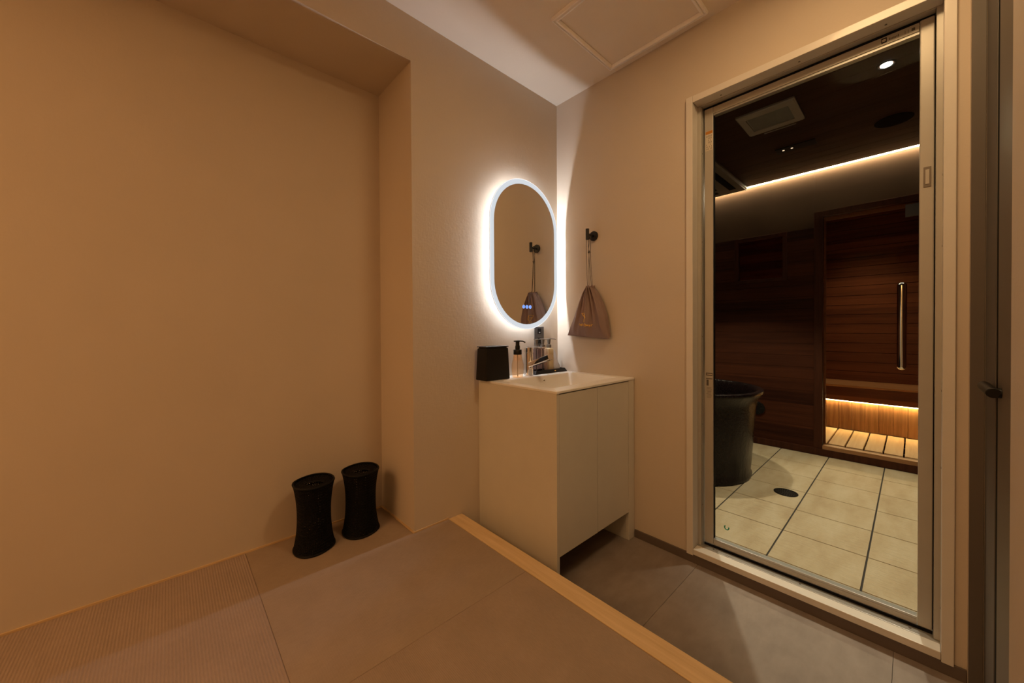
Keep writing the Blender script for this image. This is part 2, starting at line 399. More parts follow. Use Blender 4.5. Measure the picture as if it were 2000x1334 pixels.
# wall corner bead on the pillar
# tiny plaster nick high on the pillar wall
# ------------------------------------------------------------------ ceiling lamp of the tatami room (behind the camera's view)
t = thing('ceiling_lamp', 'large square warm ceiling lamp at the far end of the tatami room', 'ceiling lamp', (-3.5, -0.70, CZ))
G().box(-4.06, -2.94, -1.26, -0.14, CZ - 0.03, CZ - 0.001).build('housing', M_CREAM, t, bevel=0.003)
G().box(-4.04, -2.96, -1.24, -0.16, CZ - 0.034, CZ - 0.0305).build('diffuser', M_COVE, t)
t = thing('ceiling_lamp', 'small round warm ceiling lamp over the taupe tiles beside the doors', 'ceiling lamp', (-0.66, -1.36, CZ))
G().cyl((-0.66, -1.36, CZ - 0.024), 0.205, 0.023, 'z', 48).build('housing', M_CREAM, t, bevel=0.003)
G().cyl((-0.66, -1.36, CZ - 0.031), 0.195, 0.0065, 'z', 48).build('diffuser', M_ROUND, t)

# ------------------------------------------------------------------ ceiling hatch
t = thing('ceiling_hatch', 'square ceiling access hatch with a silver moulded frame', 'ceiling hatch', (-0.272, -0.632, CZ))
hx0, hx1, hy0, hy1 = -0.505, -0.040, -0.872, -0.396
def frame_pts(x0, x1, y0, y1, i): return [(x0 + i, y0 + i), (x1 - i, y0 + i), (x1 - i, y1 - i), (x0 + i, y1 - i)]
g = G()
prof = [(0.0, 0.0), (0.0, -0.006), (0.003, -0.014), (0.008, -0.015), (0.0105, -0.009), (0.013, -0.009), (0.0155, -0.017), (0.021, -0.017), (0.025, -0.006), (0.025, 0.0)]
rr = [[(p[0], p[1], CZ + z) for p in frame_pts(hx0, hx1, hy0, hy1, i)] for i, z in prof]
g.rings(rr, False, False)
g.build('frame', M_HATCH, t)
G().box(hx0 + 0.026, hx1 - 0.026, hy0 + 0.026, hy1 - 0.026, CZ - 0.003, CZ - 0.0005).build('panel', M_CEIL, t)

# ------------------------------------------------------------------ mirror
MXc, MZc, MHW, MHH = -0.314, 1.458, 0.254, 0.401
def stadium(inset, n=28):
    r = MHW - inset; hh = MHH - MHW; pts = []
    for i in range(n + 1):
        a = pi * i / n; pts.append((MXc + r * cos(a), MZc + hh + r * sin(a)))
    for i in range(n + 1):
        a = pi + pi * i / n; pts.append((MXc + r * cos(a), MZc - hh + r * sin(a)))
    return pts
def st_prism(ins, y0, y1): return G().prism(stadium(ins), 'y', y0, y1)
t = thing('wall_mirror', 'tall oval backlit mirror with a glowing frosted rim', 'mirror', (MXc, 0.0, MZc))
st_prism(0.1025, -0.0445, -0.0005).build('back_box', M_WHITEP, t)
st_prism(0.0, -0.0495, -0.045).build('glass_body', M_CHROME, t)
def ring_obj(i0, i1, y, name, mat, y2=None):
    g = G(); a = stadium(i0); c = stadium(i1)
    A = [g.bm.verts.new((p[0], y, p[1])) for p in a]; B = [g.bm.verts.new((p[0], y if y2 is None else y2, p[1])) for p in c]; n = len(A)
    for i in range(n):
        g.bm.faces.new((A[i], A[(i + 1) % n], B[(i + 1) % n], B[i]))
    return g.build(name, mat, t)
ring_obj(0.0035, 0.027, -0.0502, 'light_band', M_RING)
ring_obj(0.0002, 0.0035, -0.0502, 'band_edge', M_RINGE)
g = G(); A = [g.bm.verts.new((p[0], -0.0501, p[1])) for p in stadium(0.0268)]; g.bm.faces.new(A); g.build('mirror_surface', M_MIR, t)
ring_obj(0.1010, 0.1010, -0.0075, 'edge_light_strip', M_MLED, -0.0160)
for k in range(3):
    x = -0.3365 + 0.0248 * k
    c = G().lathe((0, 0, 0), [(0.0070, 0), (0.0095, 0)], 24, False, False)
    for v in c.bm.verts: v.co = Vector((x + v.co.x, -0.0508, 1.178 + v.co.y))
    tb = c.build('touch_button', M_TOUCH, t)
    c = G()
    if k == 0: c.box(x - 0.002, x + 0.002, -0.0509, -0.0507, 1.174, 1.182)
    elif k == 1: c.box(x - 0.0035, x + 0.0035, -0.0509, -0.0507, 1.176, 1.180)
    else: c.box(x - 0.003, x + 0.003, -0.0509, -0.0507, 1.175, 1.181)
    c.build('icon', M_TOUCH, tb)
    c = G(); c.cyl((x, -0.0506, 1.178), 0.0070, 0.0002, 'y', 20); c.build('button_disc', M_TOUCHD, tb)

# ------------------------------------------------------------------ vanity
VX0, VX1, VY = -0.605, -0.002, -0.505
t = thing('vanity_cabinet', 'greige two-door vanity cabinet on panel legs', 'cabinet', (-0.30, -0.25, 0.0))
G().box(VX0, VX0 + 0.004 + 0.012, VY, -0.001, 0.0005, 0.8000).build('side_panel', M_VAN, t, bevel=0.0008)
G().box(VX1 - 0.054, VX1 - 0.001, VY + 0.0, VY + 0.018, 0.0005, 0.8000).build('side_panel', M_VAN, t, bevel=0.0008, label='wide front edge of the right leg panel')
G().box(VX1 - 0.054, VX1 - 0.038, VY + 0.0185, -0.001, 0.0005, 0.8000).build('inner_panel', M_VAN, t)
G().box(VX0 + 0.0165, -0.3250, VY, VY + 0.018, 0.142, 0.7955).build('door', M_VAN, t, bevel=0.0008)
G().box(-0.3220, VX1 - 0.0555, VY + 0.001, VY + 0.019, 0.142, 0.7955).build('door', M_VAN, t, bevel=0.0008)
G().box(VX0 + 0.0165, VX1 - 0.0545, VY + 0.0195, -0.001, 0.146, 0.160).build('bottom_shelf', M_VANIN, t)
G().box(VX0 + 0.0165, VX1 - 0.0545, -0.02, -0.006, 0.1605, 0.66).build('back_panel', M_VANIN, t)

# ceramic top with basin
t = thing('washbasin', 'white ceramic washbasin top set on the greige cabinet', 'sink', (-0.30, -0.25, 0.8005))
SX0, SX1, SY0, SY1, SZ = -0.606, -0.001, -0.508, -0.001, 0.810
def rrect(x0, x1, y0, y1, r, n=6):
    p = []
    for cx, cy, a0 in ((x1 - r, y1 - r, 0), (x0 + r, y1 - r, pi / 2), (x0 + r, y0 + r, pi), (x1 - r, y0 + r, 1.5 * pi)):
        for i in range(n + 1):
            a = a0 + pi / 2 * i / n; p.append((cx + r * cos(a), cy + r * sin(a)))
    return p
g = G(); rr = []
for (ins, z, r) in ((0.0, 0.8005, 0.003), (0.0, SZ - 0.002, 0.003), (0.002, SZ, 0.004)):
    rr.append([(x, y, z) for x, y in rrect(SX0 + ins, SX1 - ins, SY0 + ins, SY1 - ins, r)])
BX0, BX1, BY0, BY1 = -0.560, -0.055, -0.440, -0.128
for (ins, z, r) in ((0.0, SZ, 0.012), (0.004, SZ - 0.006, 0.013), (0.010, SZ - 0.05, 0.022), (0.018, SZ - 0.115, 0.035), (0.045, SZ - 0.135, 0.05)):
    rr.append([(x, y, z) for x, y in rrect(BX0 + ins, BX1 - ins, BY0 + ins, BY1 - ins, r)])
g.rings(rr, False, True); g.build('basin', M_CER, t, smooth=35)
c = G().lathe((0, 0, 0), [(0.0085, 0.0), (0.0085, -0.002), (0.0125, -0.002), (0.0135, 0.0)], 24, False, False)
for v in c.bm.verts: v.co = Vector((-0.272 + v.co.x, -0.1355 + v.co.z, 0.781 + v.co.y))
c.build('overflow_ring', M_CER, t, smooth=40)
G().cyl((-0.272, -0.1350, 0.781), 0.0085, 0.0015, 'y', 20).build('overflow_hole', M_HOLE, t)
G().cyl((-0.31, -0.28, SZ - 0.1345), 0.02, 0.003, 'z', 24).build('drain', M_CHROME, t, bevel=0.001)

# faucet
t = thing('faucet', 'chrome single-lever faucet standing behind the basin', 'faucet', (-0.327, -0.078, SZ))
G().lathe((-0.327, -0.078, SZ), [(0.0265, 0.0), (0.0265, 0.006), (0.0232, 0.007), (0.0232, 0.118), (0.0220, 0.119), (0.0220, 0.121), (0.0236, 0.122), (0.0236, 0.149), (0.0220, 0.1515)], 40).build('body', M_CHROME, t, smooth=30)
d = Vector((0.0, -0.145, 0.050)); L_ = d.length; d.normalize()
g = G(); base = Vector((-0.327, -0.085, 0.868)); sec = []
g.sweep([base, base + d * L_ * 0.5, base + d * L_], rrect(-0.0185, 0.0185, -0.0135, 0.0135, 0.004, 3), (0, 0, 1))
g.build('spout', M_CHROME, t, smooth=35)
tip = base + d * L_
G().cyl((tip.x, tip.y + 0.014, tip.z - 0.020), 0.009, 0.008, 'z', 20).build('aerator', M_PUMPG, t)
G().box(-0.3385, -0.3155, -0.187, -0.070, 0.9615, 0.9665).build('lever', M_CHROME, t, bevel=0.0018)
G().cyl((-0.327, -0.078, 0.935), 0.0238, 0.0012, 'z', 32).build('seam_ring', M_ALUD, t)

# ------------------------------------------------------------------ things on the vanity
# black tapered bin
t = thing('countertop_bin', 'small black tapered bin with a flat lid on the vanity corner', 'bin', (-0.55, -0.058, SZ))
bx0, bx1, by0, by1 = -0.632, -0.477, -0.094, -0.012
g = G(); k = 0.006
g.hexa([(bx0, by0, SZ + 0.0005), (bx1, by0, SZ + 0.0005), (bx1, by1, SZ + 0.0005), (bx0, by1, SZ + 0.0005)],
       [(bx0 + k, by0 + k, 0.966), (bx1 - k, by0 + k, 0.966), (bx1 - k, by1 - k, 0.966), (bx0 + k, by1 - k, 0.966)])
g.build('body', M_MATB, t, bevel=0.005, segs=3)
G().box(bx0 + 0.012, bx1 - 0.012, by0 + 0.012, by1 - 0.012, 0.9665, 0.9705).build('lid_neck', M_MATB, t)
G().box(bx0 + k - 0.001, bx1 - k + 0.001, by0 + k - 0.001, by1 - k + 0.001, 0.971, 0.975).build('lid', M_MATB2, t, bevel=0.0012)

# amber foam soap bottle
sx, sy = -0.408, -0.076
t = thing('soap_dispenser', 'amber foaming soap bottle with a black pump beside the black bin', 'soap bottle', (sx, sy, SZ))
G().lathe((sx, sy, SZ), [(0.026, 0.0005), (0.0300, 0.004), (0.0328, 0.025), (0.0345, 0.048), (0.0335, 0.066), (0.0285, 0.084)], 36, True, False, sx=1.0, sy=0.85).build('soap_filled_body', M_AMBER, t, smooth=50)
G().lathe((sx, sy, SZ), [(0.0285, 0.0842), (0.0255, 0.092), (0.0232, 0.110), (0.020, 0.1165)], 36, False, True, sx=1.0, sy=0.85).build('bottle_neck', M_AMBER2, t, smooth=50)
G().cyl((sx, sy, SZ + 0.004), 0.0028, 0.112, 'z', 10).build('dip_tube', M_STICK, t)
G().lathe((sx, sy, SZ), [(0.0210, 0.117), (0.0215, 0.1185), (0.0215, 0.140), (0.0200, 0.142)], 32).build('collar', M_MATB, t, smooth=40)
G().lathe((sx, sy, SZ), [(0.0120, 0.1425), (0.0125, 0.147), (0.0125, 0.158), (0.0100, 0.166), (0.0100, 0.180), (0.014, 0.184), (0.014, 0.188)], 28).build('pump_stem', M_MATB, t, smooth=40)
g = G(); g.sweep([(sx - 0.018, sy + 0.008, SZ + 0.1855), (sx + 0.002, sy - 0.004, SZ + 0.1870), (sx + 0.020, sy - 0.018, SZ + 0.1855), (sx + 0.030, sy - 0.026, SZ + 0.179)], rrect(-0.007, 0.007, -0.0035, 0.0035, 0.003, 3)); g.build('nozzle', M_MATB, t, smooth=50)

# tray with three pump bottles and a packet
t = thing('amenity_tray', 'black amenity tray with sloped ends behind the basin', 'tray', (-0.15, -0.05, SZ))
tx0, tx1, ty0, ty1 = -0.282, -0.012, -0.084, -0.010
g = G()
rr = [[(x, y, z) for x, y in rrect(tx0 + i, tx1 - i, ty0 + j, ty1 - j, 0.006, 3)] for i, j, z in ((0.0, 0.0, SZ + 0.0006), (0.0, 0.0, SZ + 0.004), (0.012, 0.007, SZ + 0.020), (0.015, 0.010, SZ + 0.020), (0.008, 0.005, SZ + 0.006))]
g.rings(rr, True, True); g.build('tray_body', M_MATB, t, smooth=30)
c = G().lathe((0, 0, 0), [(0.007, 0.0), (0.006, 0.0006)], 20, True, True, sx=1.0, sy=0.4)
for v in c.bm.verts: v.co = Vector((-0.118 + v.co.x, -0.0815 - v.co.z, SZ + 0.0105 + v.co.y))
c.build('oval_badge', M_GOLD, t, label='small pale gold oval badge')
def pump_bottle(x, y, body_mat, label, fill=None):
    t = thing('pump_bottle', label, 'pump bottle', (x, y, SZ + 0.0065), 'pump bottles on the black tray')
    z0 = SZ + 0.0068; w = 0.0205; zb = 0.950
    g = G(); rr = []
    for ins, z, r in ((0.002, z0, 0.006), (0.0, z0 + 0.004, 0.007), (0.0, zb - 0.006, 0.007), (0.004, zb - 0.001, 0.008), (0.010, zb, 0.008)):
        rr.append([(px, py, z) for px, py in rrect(x - w + ins, x + w - ins, y - w + ins, y + w - ins, r, 4)])
    g.rings(rr); g.build('bottle', body_mat, t, smooth=40)
    if fill:
        G().cyl((x, y, z0 + 0.006), 0.0032, 0.125, 'z', 10).build('dip_tube', M_PUMPG, t)
    G().lathe((x, y, zb), [(0.0135, 0.0005), (0.0135, 0.018), (0.012, 0.019)], 28).build('collar', M_PUMPG, t, smooth=40)
    G().lathe((x, y, zb), [(0.0065, 0.0195), (0.0085, 0.030), (0.0105, 0.045), (0.0105, 0.049)], 24).build('pump_stem', M_PUMPG, t, smooth=40)
    g = G(); g.sweep([(x - 0.012, y + 0.010, zb + 0.0512), (x + 0.006, y - 0.004, zb + 0.0516), (x + 0.026, y - 0.020, zb + 0.0500), (x + 0.032, y - 0.024, zb + 0.048)], rrect(-0.0055, 0.0055, -0.002, 0.002, 0.0018, 2)); g.build('nozzle', M_PUMPG, t, smooth=50)
pump_bottle(-0.236, -0.047, M_VIOLET, 'violet-tinted clear pump bottle next to the faucet, on the tray', 0.105)
pump_bottle(-0.184, -0.047, M_PINKY, 'rosy clear pump bottle in the middle of the three on the tray', 0.112)
pump_bottle(-0.132, -0.047, M_YELL, 'milky yellow pump bottle nearest the corner, on the tray')
# wrapped packet
g = G(); rr = []
px, py = -0.068, -0.040
for k in range(9):
    v = k / 8; z = SZ + 0.0068 + 0.118 * v
    w = 0.036 - 0.022 * v ** 1.5; th = 0.019 * (1 - 0.75 * v) + 0.002
    ring = []
    for i in range(24):
        a = 2 * pi * i / 24; q = 1 + 0.10 * sin(3 * a + 4 * v * 3) + 0.05 * sin(7 * a - 9 * v)
        ring.append((px - 0.010 * v + w * cos(a) * q, py + 0.012 * v + th * sin(a) * q, z))
    rr.append(ring)
o = G().rings(rr).build('amenity_packet', M_PACK, smooth=60, loc=(px, py, SZ + 0.0068))
tag(o, 'crumpled clear wrapped packet on the right end of the black tray', 'packet')

# outlet
t = thing('wall_outlet', 'dark grey metal outlet plate between the mirror and the pump bottles', 'outlet', (-0.167, 0.0, 1.01))
G().box(-0.206, -0.128, -0.005, -0.0006, 0.951, 1.071).build('plate', M_PLATE, t, bevel=0.0012)
G().box(-0.182, -0.152, -0.0062, -0.0051, 1.030, 1.062).build('socket', M_MATB, t, bevel=0.0005)
g = G()
for dx, dz, w, hh in ((-0.0075, 0.008, 0.0012, 0.005), (0.0055, 0.008, 0.0012, 0.005)): g.box(-0.167 + dx - w, -0.167 + dx + w, -0.0066, -0.0063, 1.046 + dz - hh, 1.046 + dz + hh)
g.build('slot', M_BLACK, t)
g = G(); g.prism([(-0.171, 1.036), (-0.165, 1.036), (-0.168, 1.043)], 'y', -0.0066, -0.0063); g.box(-0.163, -0.161, -0.0066, -0.0063, 1.036, 1.041); g.build('icon', M_WHITEL, t)
G().box(-0.182, -0.152, -0.0062, -0.0051, 0.975, 1.007).build('socket', M_MATB, t, bevel=0.0005)

# ------------------------------------------------------------------ hook and bag
HY, HZ = -0.262, 1.571
t = thing('wall_hook', 'matt black round wall hook above the mauve bag', 'hook', (0.0, HY, HZ))
G().cyl((-0.0095, HY - 0.004, HZ - 0.002), 0.0265, 0.009, 'x', 36).build('base_disc', M_MATB2, t, bevel=0.001)
G().cyl((-0.052, HY - 0.004, HZ - 0.002), 0.0055, 0.042, 'x', 20).build('stem', M_MATB2, t)
G().cyl((-0.060, HY - 0.002, 1.541), 0.0095, 0.059, 'z', 28).build('peg', M_MATB2, t, bevel=0.001)

def lerp(a, c, t): return a + (c - a) * t
def interp(tab, v):
    for (a, x), (c, y) in zip(tab[:-1], tab[1:]):
        if v <= c: return lerp(x, y, (v - a) / (c - a))
    return tab[-1][1]
t = thing('drawstring_bag', 'mauve brown cotton drawstring bag hanging from the black hook', 'bag', (-0.03, HY, 1.28))
TL = [(0, -0.246), (0.04, -0.239), (0.12, -0.222), (0.32, -0.193), (0.6, -0.165), (0.85, -0.128), (1, -0.108)]
TR = [(0, -0.286), (0.04, -0.294), (0.12, -0.311), (0.32, -0.340), (0.6, -0.366), (0.85, -0.377), (1, -0.385)]
g = G(); rr = []; nu = 120; nv = 44
for j in range(nv + 1):
    v = j / nv
    yl, yr = interp(TL, v), interp(TR, v); c = (yl + yr) / 2; hw = abs(yr - yl) / 2
    th = 0.016 + 0.020 * sin(pi * min(1, v * 0.62 + 0.12)) * (1 - v ** 5) + 0.002
    th = th * (1 - 0.82 * max(0, v - 0.75) ** 2 * 16) if v > 0.75 else th
    th = max(th, 0.0035)
    ring = []
    for i in range(nu):
        a = 2 * pi * i / nu; ca, sa = cos(a), sin(a)
        yy = c + hw * ca * (1 if True else 0)
        xx = -0.038 - th * (abs(sa) ** 0.55) * (1 if sa > 0 else -1) * 0.9
        u = ca
        fold = (1 - v) ** 0.7 * (0.0055 * sin(17 * u + 1.2 + 2 * v) + 0.003 * sin(31 * u + 0.5)) + 0.0045 * (1 - abs(v - 0.55)) * sin(8.5 * u + 1.0 + 1.3 * v)
        fold += 0.006 * math.exp(-((u + 0.02 - 0.25 * (1 - v)) / 0.07) ** 2) * (1 - v * 0.5)
        fold += 0.006 * math.exp(-((u - 0.30 - 0.10 * v) / 0.06) ** 2) * (1 - v * 0.55)
        fold *= 1.9 * (1 - max(0, v - 0.85) / 0.15 * 0.6)
        if sa > 0: xx -= fold * (1 - abs(u) ** 4)
        else: xx = min(xx, -0.0065) ; xx = max(xx, -0.02) if v < 0.97 else xx
        z = lerp(1.283, 1.012, v) + v * v * (-0.006 * (u < 0) * abs(u) ** 2 * 1.2 + 0.008 * (u > 0) * u * u) + v * 0.004 * sin(3 * u)
        if v < 0.03: z += 0.004 * sin(14 * u)
        ring.append((xx, yy, z))
    rr.append(ring)
g.rings(rr); body = g.build('bag_body', M_BAG, t, smooth=75)
g = G(); rr = []
for k, (z, s) in enumerate(((1.276, 1.0), (1.284, 1.10), (1.291, 1.16), (1.287, 0.9))):
    ring = []
    for i in range(60):
        a = 2 * pi * i / 60; q = s * (1 + 0.12 * sin(9 * a))
        ring.append((-0.036 + 0.017 * sin(a) * q, -0.266 + 0.021 * cos(a) * q, z + 0.003 * sin(7 * a)))
    rr.append(ring)
g.rings(rr, True, True); g.build('gathered_top', M_BAG, t, smooth=70)
g = G()
hk = Vector((-0.040, HY - 0.002, HZ + 0.004))
def cord(pts): g.tube(pts, 0.0013, 6, (1, 0, 0))
cord([(-0.042, -0.252, HZ + 0.004), (-0.045, -0.2465, 1.53), (-0.043, -0.2455, 1.46), (-0.042, -0.2475, 1.36), (-0.040, -0.2500, 1.286)])
cord([(-0.036, -0.256, HZ + 0.004), (-0.037, -0.2525, 1.53), (-0.037, -0.2575, 1.48), (-0.037, -0.2560, 1.40), (-0.036, -0.2565, 1.286)])
cord([(-0.042, -0.266, HZ + 0.004), (-0.040, -0.2585, 1.50), (-0.040, -0.2575, 1.48), (-0.040, -0.2655, 1.38), (-0.040, -0.2745, 1.286)])
cord([(-0.036, -0.272, HZ + 0.004), (-0.037, -0.2690, 1.53), (-0.037, -0.2670, 1.48), (-0.038, -0.2720, 1.38), (-0.036, -0.2800, 1.286)])
cord([(-0.042, -0.252, HZ + 0.004), (-0.042, -0.258, HZ + 0.0075), (-0.042, -0.266, HZ + 0.004)])
cord([(-0.036, -0.256, HZ + 0.004), (-0.036, -0.263, HZ + 0.0075), (-0.036, -0.272, HZ + 0.004)])
g.build('cord', M_CORD, t, smooth=60)
g = G()
g.tube([(-0.040 + 0.003 * sin(a * 2), -0.2600 + 0.0045 * cos(a), 1.479 + 0.006 * sin(a)) for a in [2 * pi * i / 16 for i in range(16)]], 0.002, 6, (1, 0, 0), True)
g.build('knot', M_CORD, t, smooth=60)
# gold emblem and lettering on the bag front (drawn on the cloth surface)
bag_bvh = None
from mathutils.bvhtree import BVHTree
bmt = bmesh.new(); bmt.from_mesh(body.data); bag_bvh = BVHTree.FromBMesh(bmt)
bo = parent_origin(t)
def on_bag(y, z):
    hit = bag_bvh.ray_cast(Vector((-0.3, y, z)) - bo, Vector((1, 0, 0)))
    return (hit[0].x + bo.x if hit[0] is not None else -0.06) - 0.0008
def drawn(strokes, name, r):
    g = G()
    for s in strokes:
        pts = []
        for (a, c) in zip(s[:-1], s[1:]):
            for k in range(5): pts.append((lerp(a[0], c[0], k / 5), lerp(a[1], c[1], k / 5)))
        pts.append(s[-1]); g.tube([(on_bag(y, z), y, z) for y, z in pts], r, 5, (1, 0, 0))
    return g.build(name, M_GOLD, t, label='gold printed lettering' if name == 'lettering' else 'gold printed line emblem')
def E(px_, py_):   # bag-local drawing grid: 1 unit is 1 mm, x to the right as seen, y up, from the emblem's middle
    return (-0.258 - px_ * 0.001, 1.122 + py_ * 0.001)
drawn([[E(-24, 20), E(-8, 22), E(2, 20), E(3, 8), E(8, -4), E(0, -12), E(-3, -27), E(-8, -22), E(-4, -12), E(-6, 2), E(-14, 5), E(-24, 20)],
       [E(-14, 5), E(3, 10)], [E(-6, 2), E(8, -4)]], 'emblem', 0.0012)
def Lw(px_, py_): return (-0.258 - px_ * 0.001, 1.076 + py_ * 0.001)
drawn([[Lw(-46, 6), Lw(-42, 10), Lw(-38, 2), Lw(-42, 0), Lw(-36, 4), Lw(-32, 8), Lw(-31, -2), Lw(-26, 6), Lw(-24, 0)],
       [Lw(-28, 8), Lw(-22, 9)], [Lw(-18, 2), Lw(-10, 2)],
       [Lw(-2, 8), Lw(-4, -3), Lw(4, -3), Lw(7, 3), Lw(3, 8), Lw(-5, 8)],
       [Lw(15, 2), Lw(11, 3), Lw(9, -1), Lw(13, -2), Lw(16, 3), Lw(17, -2)],
       [Lw(19, 4), Lw(21, -1), Lw(25, 4), Lw(20, -9)], [Lw(33, 4), Lw(29, 3), Lw(32, 0), Lw(29, -3), Lw(26, -2)], [Lw(33, 4), Lw(42, 5)]], 'lettering', 0.0013)

# ------------------------------------------------------------------ woven baskets
def basket(cx, cy, rot, label):
    t = thing('woven_basket', label, 'basket', (cx, cy, TZ), 'black woven waste baskets on the tatami')
    H = 0.264
    def sec(v):
        w = abs(v - 0.5) * 2
        k = 0.80 + 0.20 * w ** 2.2
        return k
    def ring(k, z, n=64, off=0.0):
        out = []
        for i in range(n):
            a = 2 * pi * (i + off) / n
            x = 0.0755 * k * cos(a); y = 0.083 * k * (1 if sin(a) >= 0 else -1) * abs(sin(a)) ** 1.25
            out.append((cx + x * cos(rot) - y * sin(rot), cy + x * sin(rot) + y * cos(rot), z))
        return out
    rows = 46
    g = G(); g.rings([ring(sec(j / rows), TZ + 0.003 + H * j / rows, off=0.5 * (j % 2)) for j in range(rows + 1)], False, False)
    o = g.build('side', M_BASKET, t, smooth=80)
    md = o.modifiers.new('wire', 'WIREFRAME'); md.thickness = 0.0046; md.use_replace = True; md.use_even_offset = False
    g = G(); g.rings([ring(sec(j / rows) * 0.955, TZ + 0.003 + H * j / rows, n=40) for j in range(0, rows + 1, 2)], False, False)
    o = g.build('lining', M_BASKET, t, smooth=80)
    md = o.modifiers.new('wire', 'WIREFRAME'); md.thickness = 0.0060; md.use_replace = True; md.use_even_offset = False
    # woven top with an oval hole
    g = G()
    def tr(k, z):
        out = []
        for i in range(54):
            a = 2 * pi * i / 54
            x = lerp(0.036, 0.0745, k) * cos(a); y = lerp(0.024, 0.082, k) * (1 if sin(a) >= 0 else -1) * abs(sin(a)) ** lerp(1.0, 1.25, k)
            out.append((cx + x * cos(rot) - y * sin(rot), cy + x * sin(rot) + y * cos(rot), z))
        return out
    g.rings([tr(k, TZ + H - 0.008 + 0.006 * k ** 2) for k in (1, 0.86, 0.72, 0.58, 0.44, 0.3, 0.15, 0.0)], False, False)
    o = g.build('woven_top', M_BASKET, t, smooth=80)
    md = o.modifiers.new('wire', 'WIREFRAME'); md.thickness = 0.0055; md.use_replace = True; md.use_even_offset = False
    g = G(); g.tube(tr(0.0, TZ + H - 0.008), 0.0028, 6, closed=True); g.build('hole_rim', M_BASKET, t, smooth=80)
    g = G(); g.tube(ring(1.0, TZ + H + 0.002), 0.0036, 8, closed=True); g.build('top_rim', M_BASKET, t, smooth=80)
    g = G(); g.tube(ring(1.0, TZ + 0.0045), 0.0040, 8, closed=True); g.build('bottom_rim', M_BASKET, t, smooth=80)
    g = G()
    nx = 11
    for i in range(-nx, nx + 1):
        u = i * 0.0066; hl = 0.078 * max(0.05, 1 - abs(u / 0.073) ** 2) ** 0.6
        p = [(u, -hl), (u, hl)]; g.tube([(cx + a * cos(rot) - c * sin(rot), cy + a * sin(rot) + c * cos(rot), TZ + 0.0040) for a, c in p], 0.0019, 5)
        if abs(u) < 0.070:
            hl = 0.073 * max(0.05, 1 - abs(u / 0.079) ** 2) ** 0.6
            g.tube([(cx + a * cos(rot) - c * sin(rot), cy + a * sin(rot) + c * cos(rot), TZ + 0.0060) for a, c in [(-hl, u), (hl, u)]], 0.0019, 5)
    g.build('base_grid', M_BASKET, t)
basket(-1.304, 0.190, radians(-32), 'black woven basket standing nearer, left of its twin in the alcove')
basket(-1.117, 0.188, radians(-36), 'black woven basket standing right, closer to the pillar corner')

# ------------------------------------------------------------------ bathroom door
t = thing('door_1', None, None, (0.0, -1.16, 0.0), kind=STR)
# cream casing
G().box(-0.012, 0.045, -0.7955, -0.767, 0.036, 2.091).build('casing', M_CREAM, t, bevel=0.0015)
G().box(-0.012, 0.045, -1.5505, -1.525, 0.036, 2.091).build('casing', M_CREAM, t, bevel=0.0015)
G().box(-0.0115, 0.045, -1.5245, -0.796, 2.062, 2.0905).build('head_casing', M_CREAM, t, bevel=0.0015)
G().box(-0.0125, 0.034, -1.5245, -0.796, 0.041, 0.0655).build('sill_board', M_CREAM, t, bevel=0.002)
# aluminium frame
G().box(0.0345, 0.110, -1.5365, -0.7815, 0.0525, 0.0665).build('metal_sill', M_ALUD, t, bevel=0.001)
G().box(0.0455, 0.110, -0.8095, -0.7815, 0.067, 2.077).build('frame_post', M_ALU, t, bevel=0.001)
G().box(0.050, 0.064, -0.8125, -0.81, 0.067, 2.061).build('frame_stop', M_ALUD, t)
G().box(0.0455, 0.110, -1.5365, -1.5112, 0.067, 2.077).build('frame_post', M_ALU, t, bevel=0.001)
G().box(0.0455, 0.110, -1.5105, -0.8100, 2.0585, 2.077).build('frame_head', M_ALU, t, bevel=0.001)
g = G()
for zz in (0.25, 0.62, 1.02, 1.45, 1.85): g.cyl((0.0555, -0.8128, zz), 0.0035, 0.001, 'y', 12)
g.build('frame_screws', M_SCREW, t)
g = G()
for zz in (0.18, 0.62, 0.86, 1.31, 1.53): g.cyl((0.030, -1.5249, zz), 0.0035, 0.0008, 'y', 12)
for yy in (-0.86, -1.17, -1.46): g.cyl((0.052, yy, 0.0665), 0.0035, 0.001, 'z', 12)
for yy in (-0.90, -1.17, -1.40): g.cyl((0.025, yy, 2.0612), 0.0035, 0.001, 'z', 12)
g.build('casing_screws', M_SCREW, t)
# sliding leaf
LX0, LX1 = 0.072, 0.098
lf = G().box(LX0, LX1, -0.852, -0.816, 0.077, 2.051).build('leaf_stile', M_ALU, t, bevel=0.0012)
G().box(LX0 + 0.004, LX1 - 0.004, -0.8537, -0.8525, 0.1, 2.02).build('glazing_bead', M_BLACK, t)
G().box(LX0 - 0.002, LX1, -1.509, -1.4765, 0.075, 2.053).build('leaf_stile', M_ALU, t, bevel=0.003, segs=3)
G().box(LX0, LX1, -1.4755, -0.853, 2.022, 2.050).build('leaf_rail', M_ALU, t, bevel=0.0012)
G().box(LX0 + 0.003, LX1, -1.4755, -0.853, 2.014, 2.0215).build('leaf_rail_bead', M_ALUD, t)
G().box(LX0, LX1, -1.4755, -0.853, 0.076, 0.094).build('leaf_rail', M_ALU, t, bevel=0.0012)
G().box(LX0 - 0.001, LX1, -1.4755, -0.853, 0.0945, 0.103).build('leaf_rail_bead', M_ALUD, t, bevel=0.0008)
G().box(0.083, 0.087, -1.4763, -0.8540, 0.1035, 2.0135).build('glass_pane', M_GLASS, t)
G().box(0.066, 0.0715, -1.509, -0.816, 0.0668, 0.0745).build('bottom_gasket', M_BLACK, t)
G().box(0.0715, 0.090, -1.510, -0.812, 2.0515, 2.058).build('top_gasket', M_BLACK, t)
G().box(0.080, 0.096, -1.5110, -1.5092, 0.0750, 2.0500).build('side_gasket', M_BLACK, t)
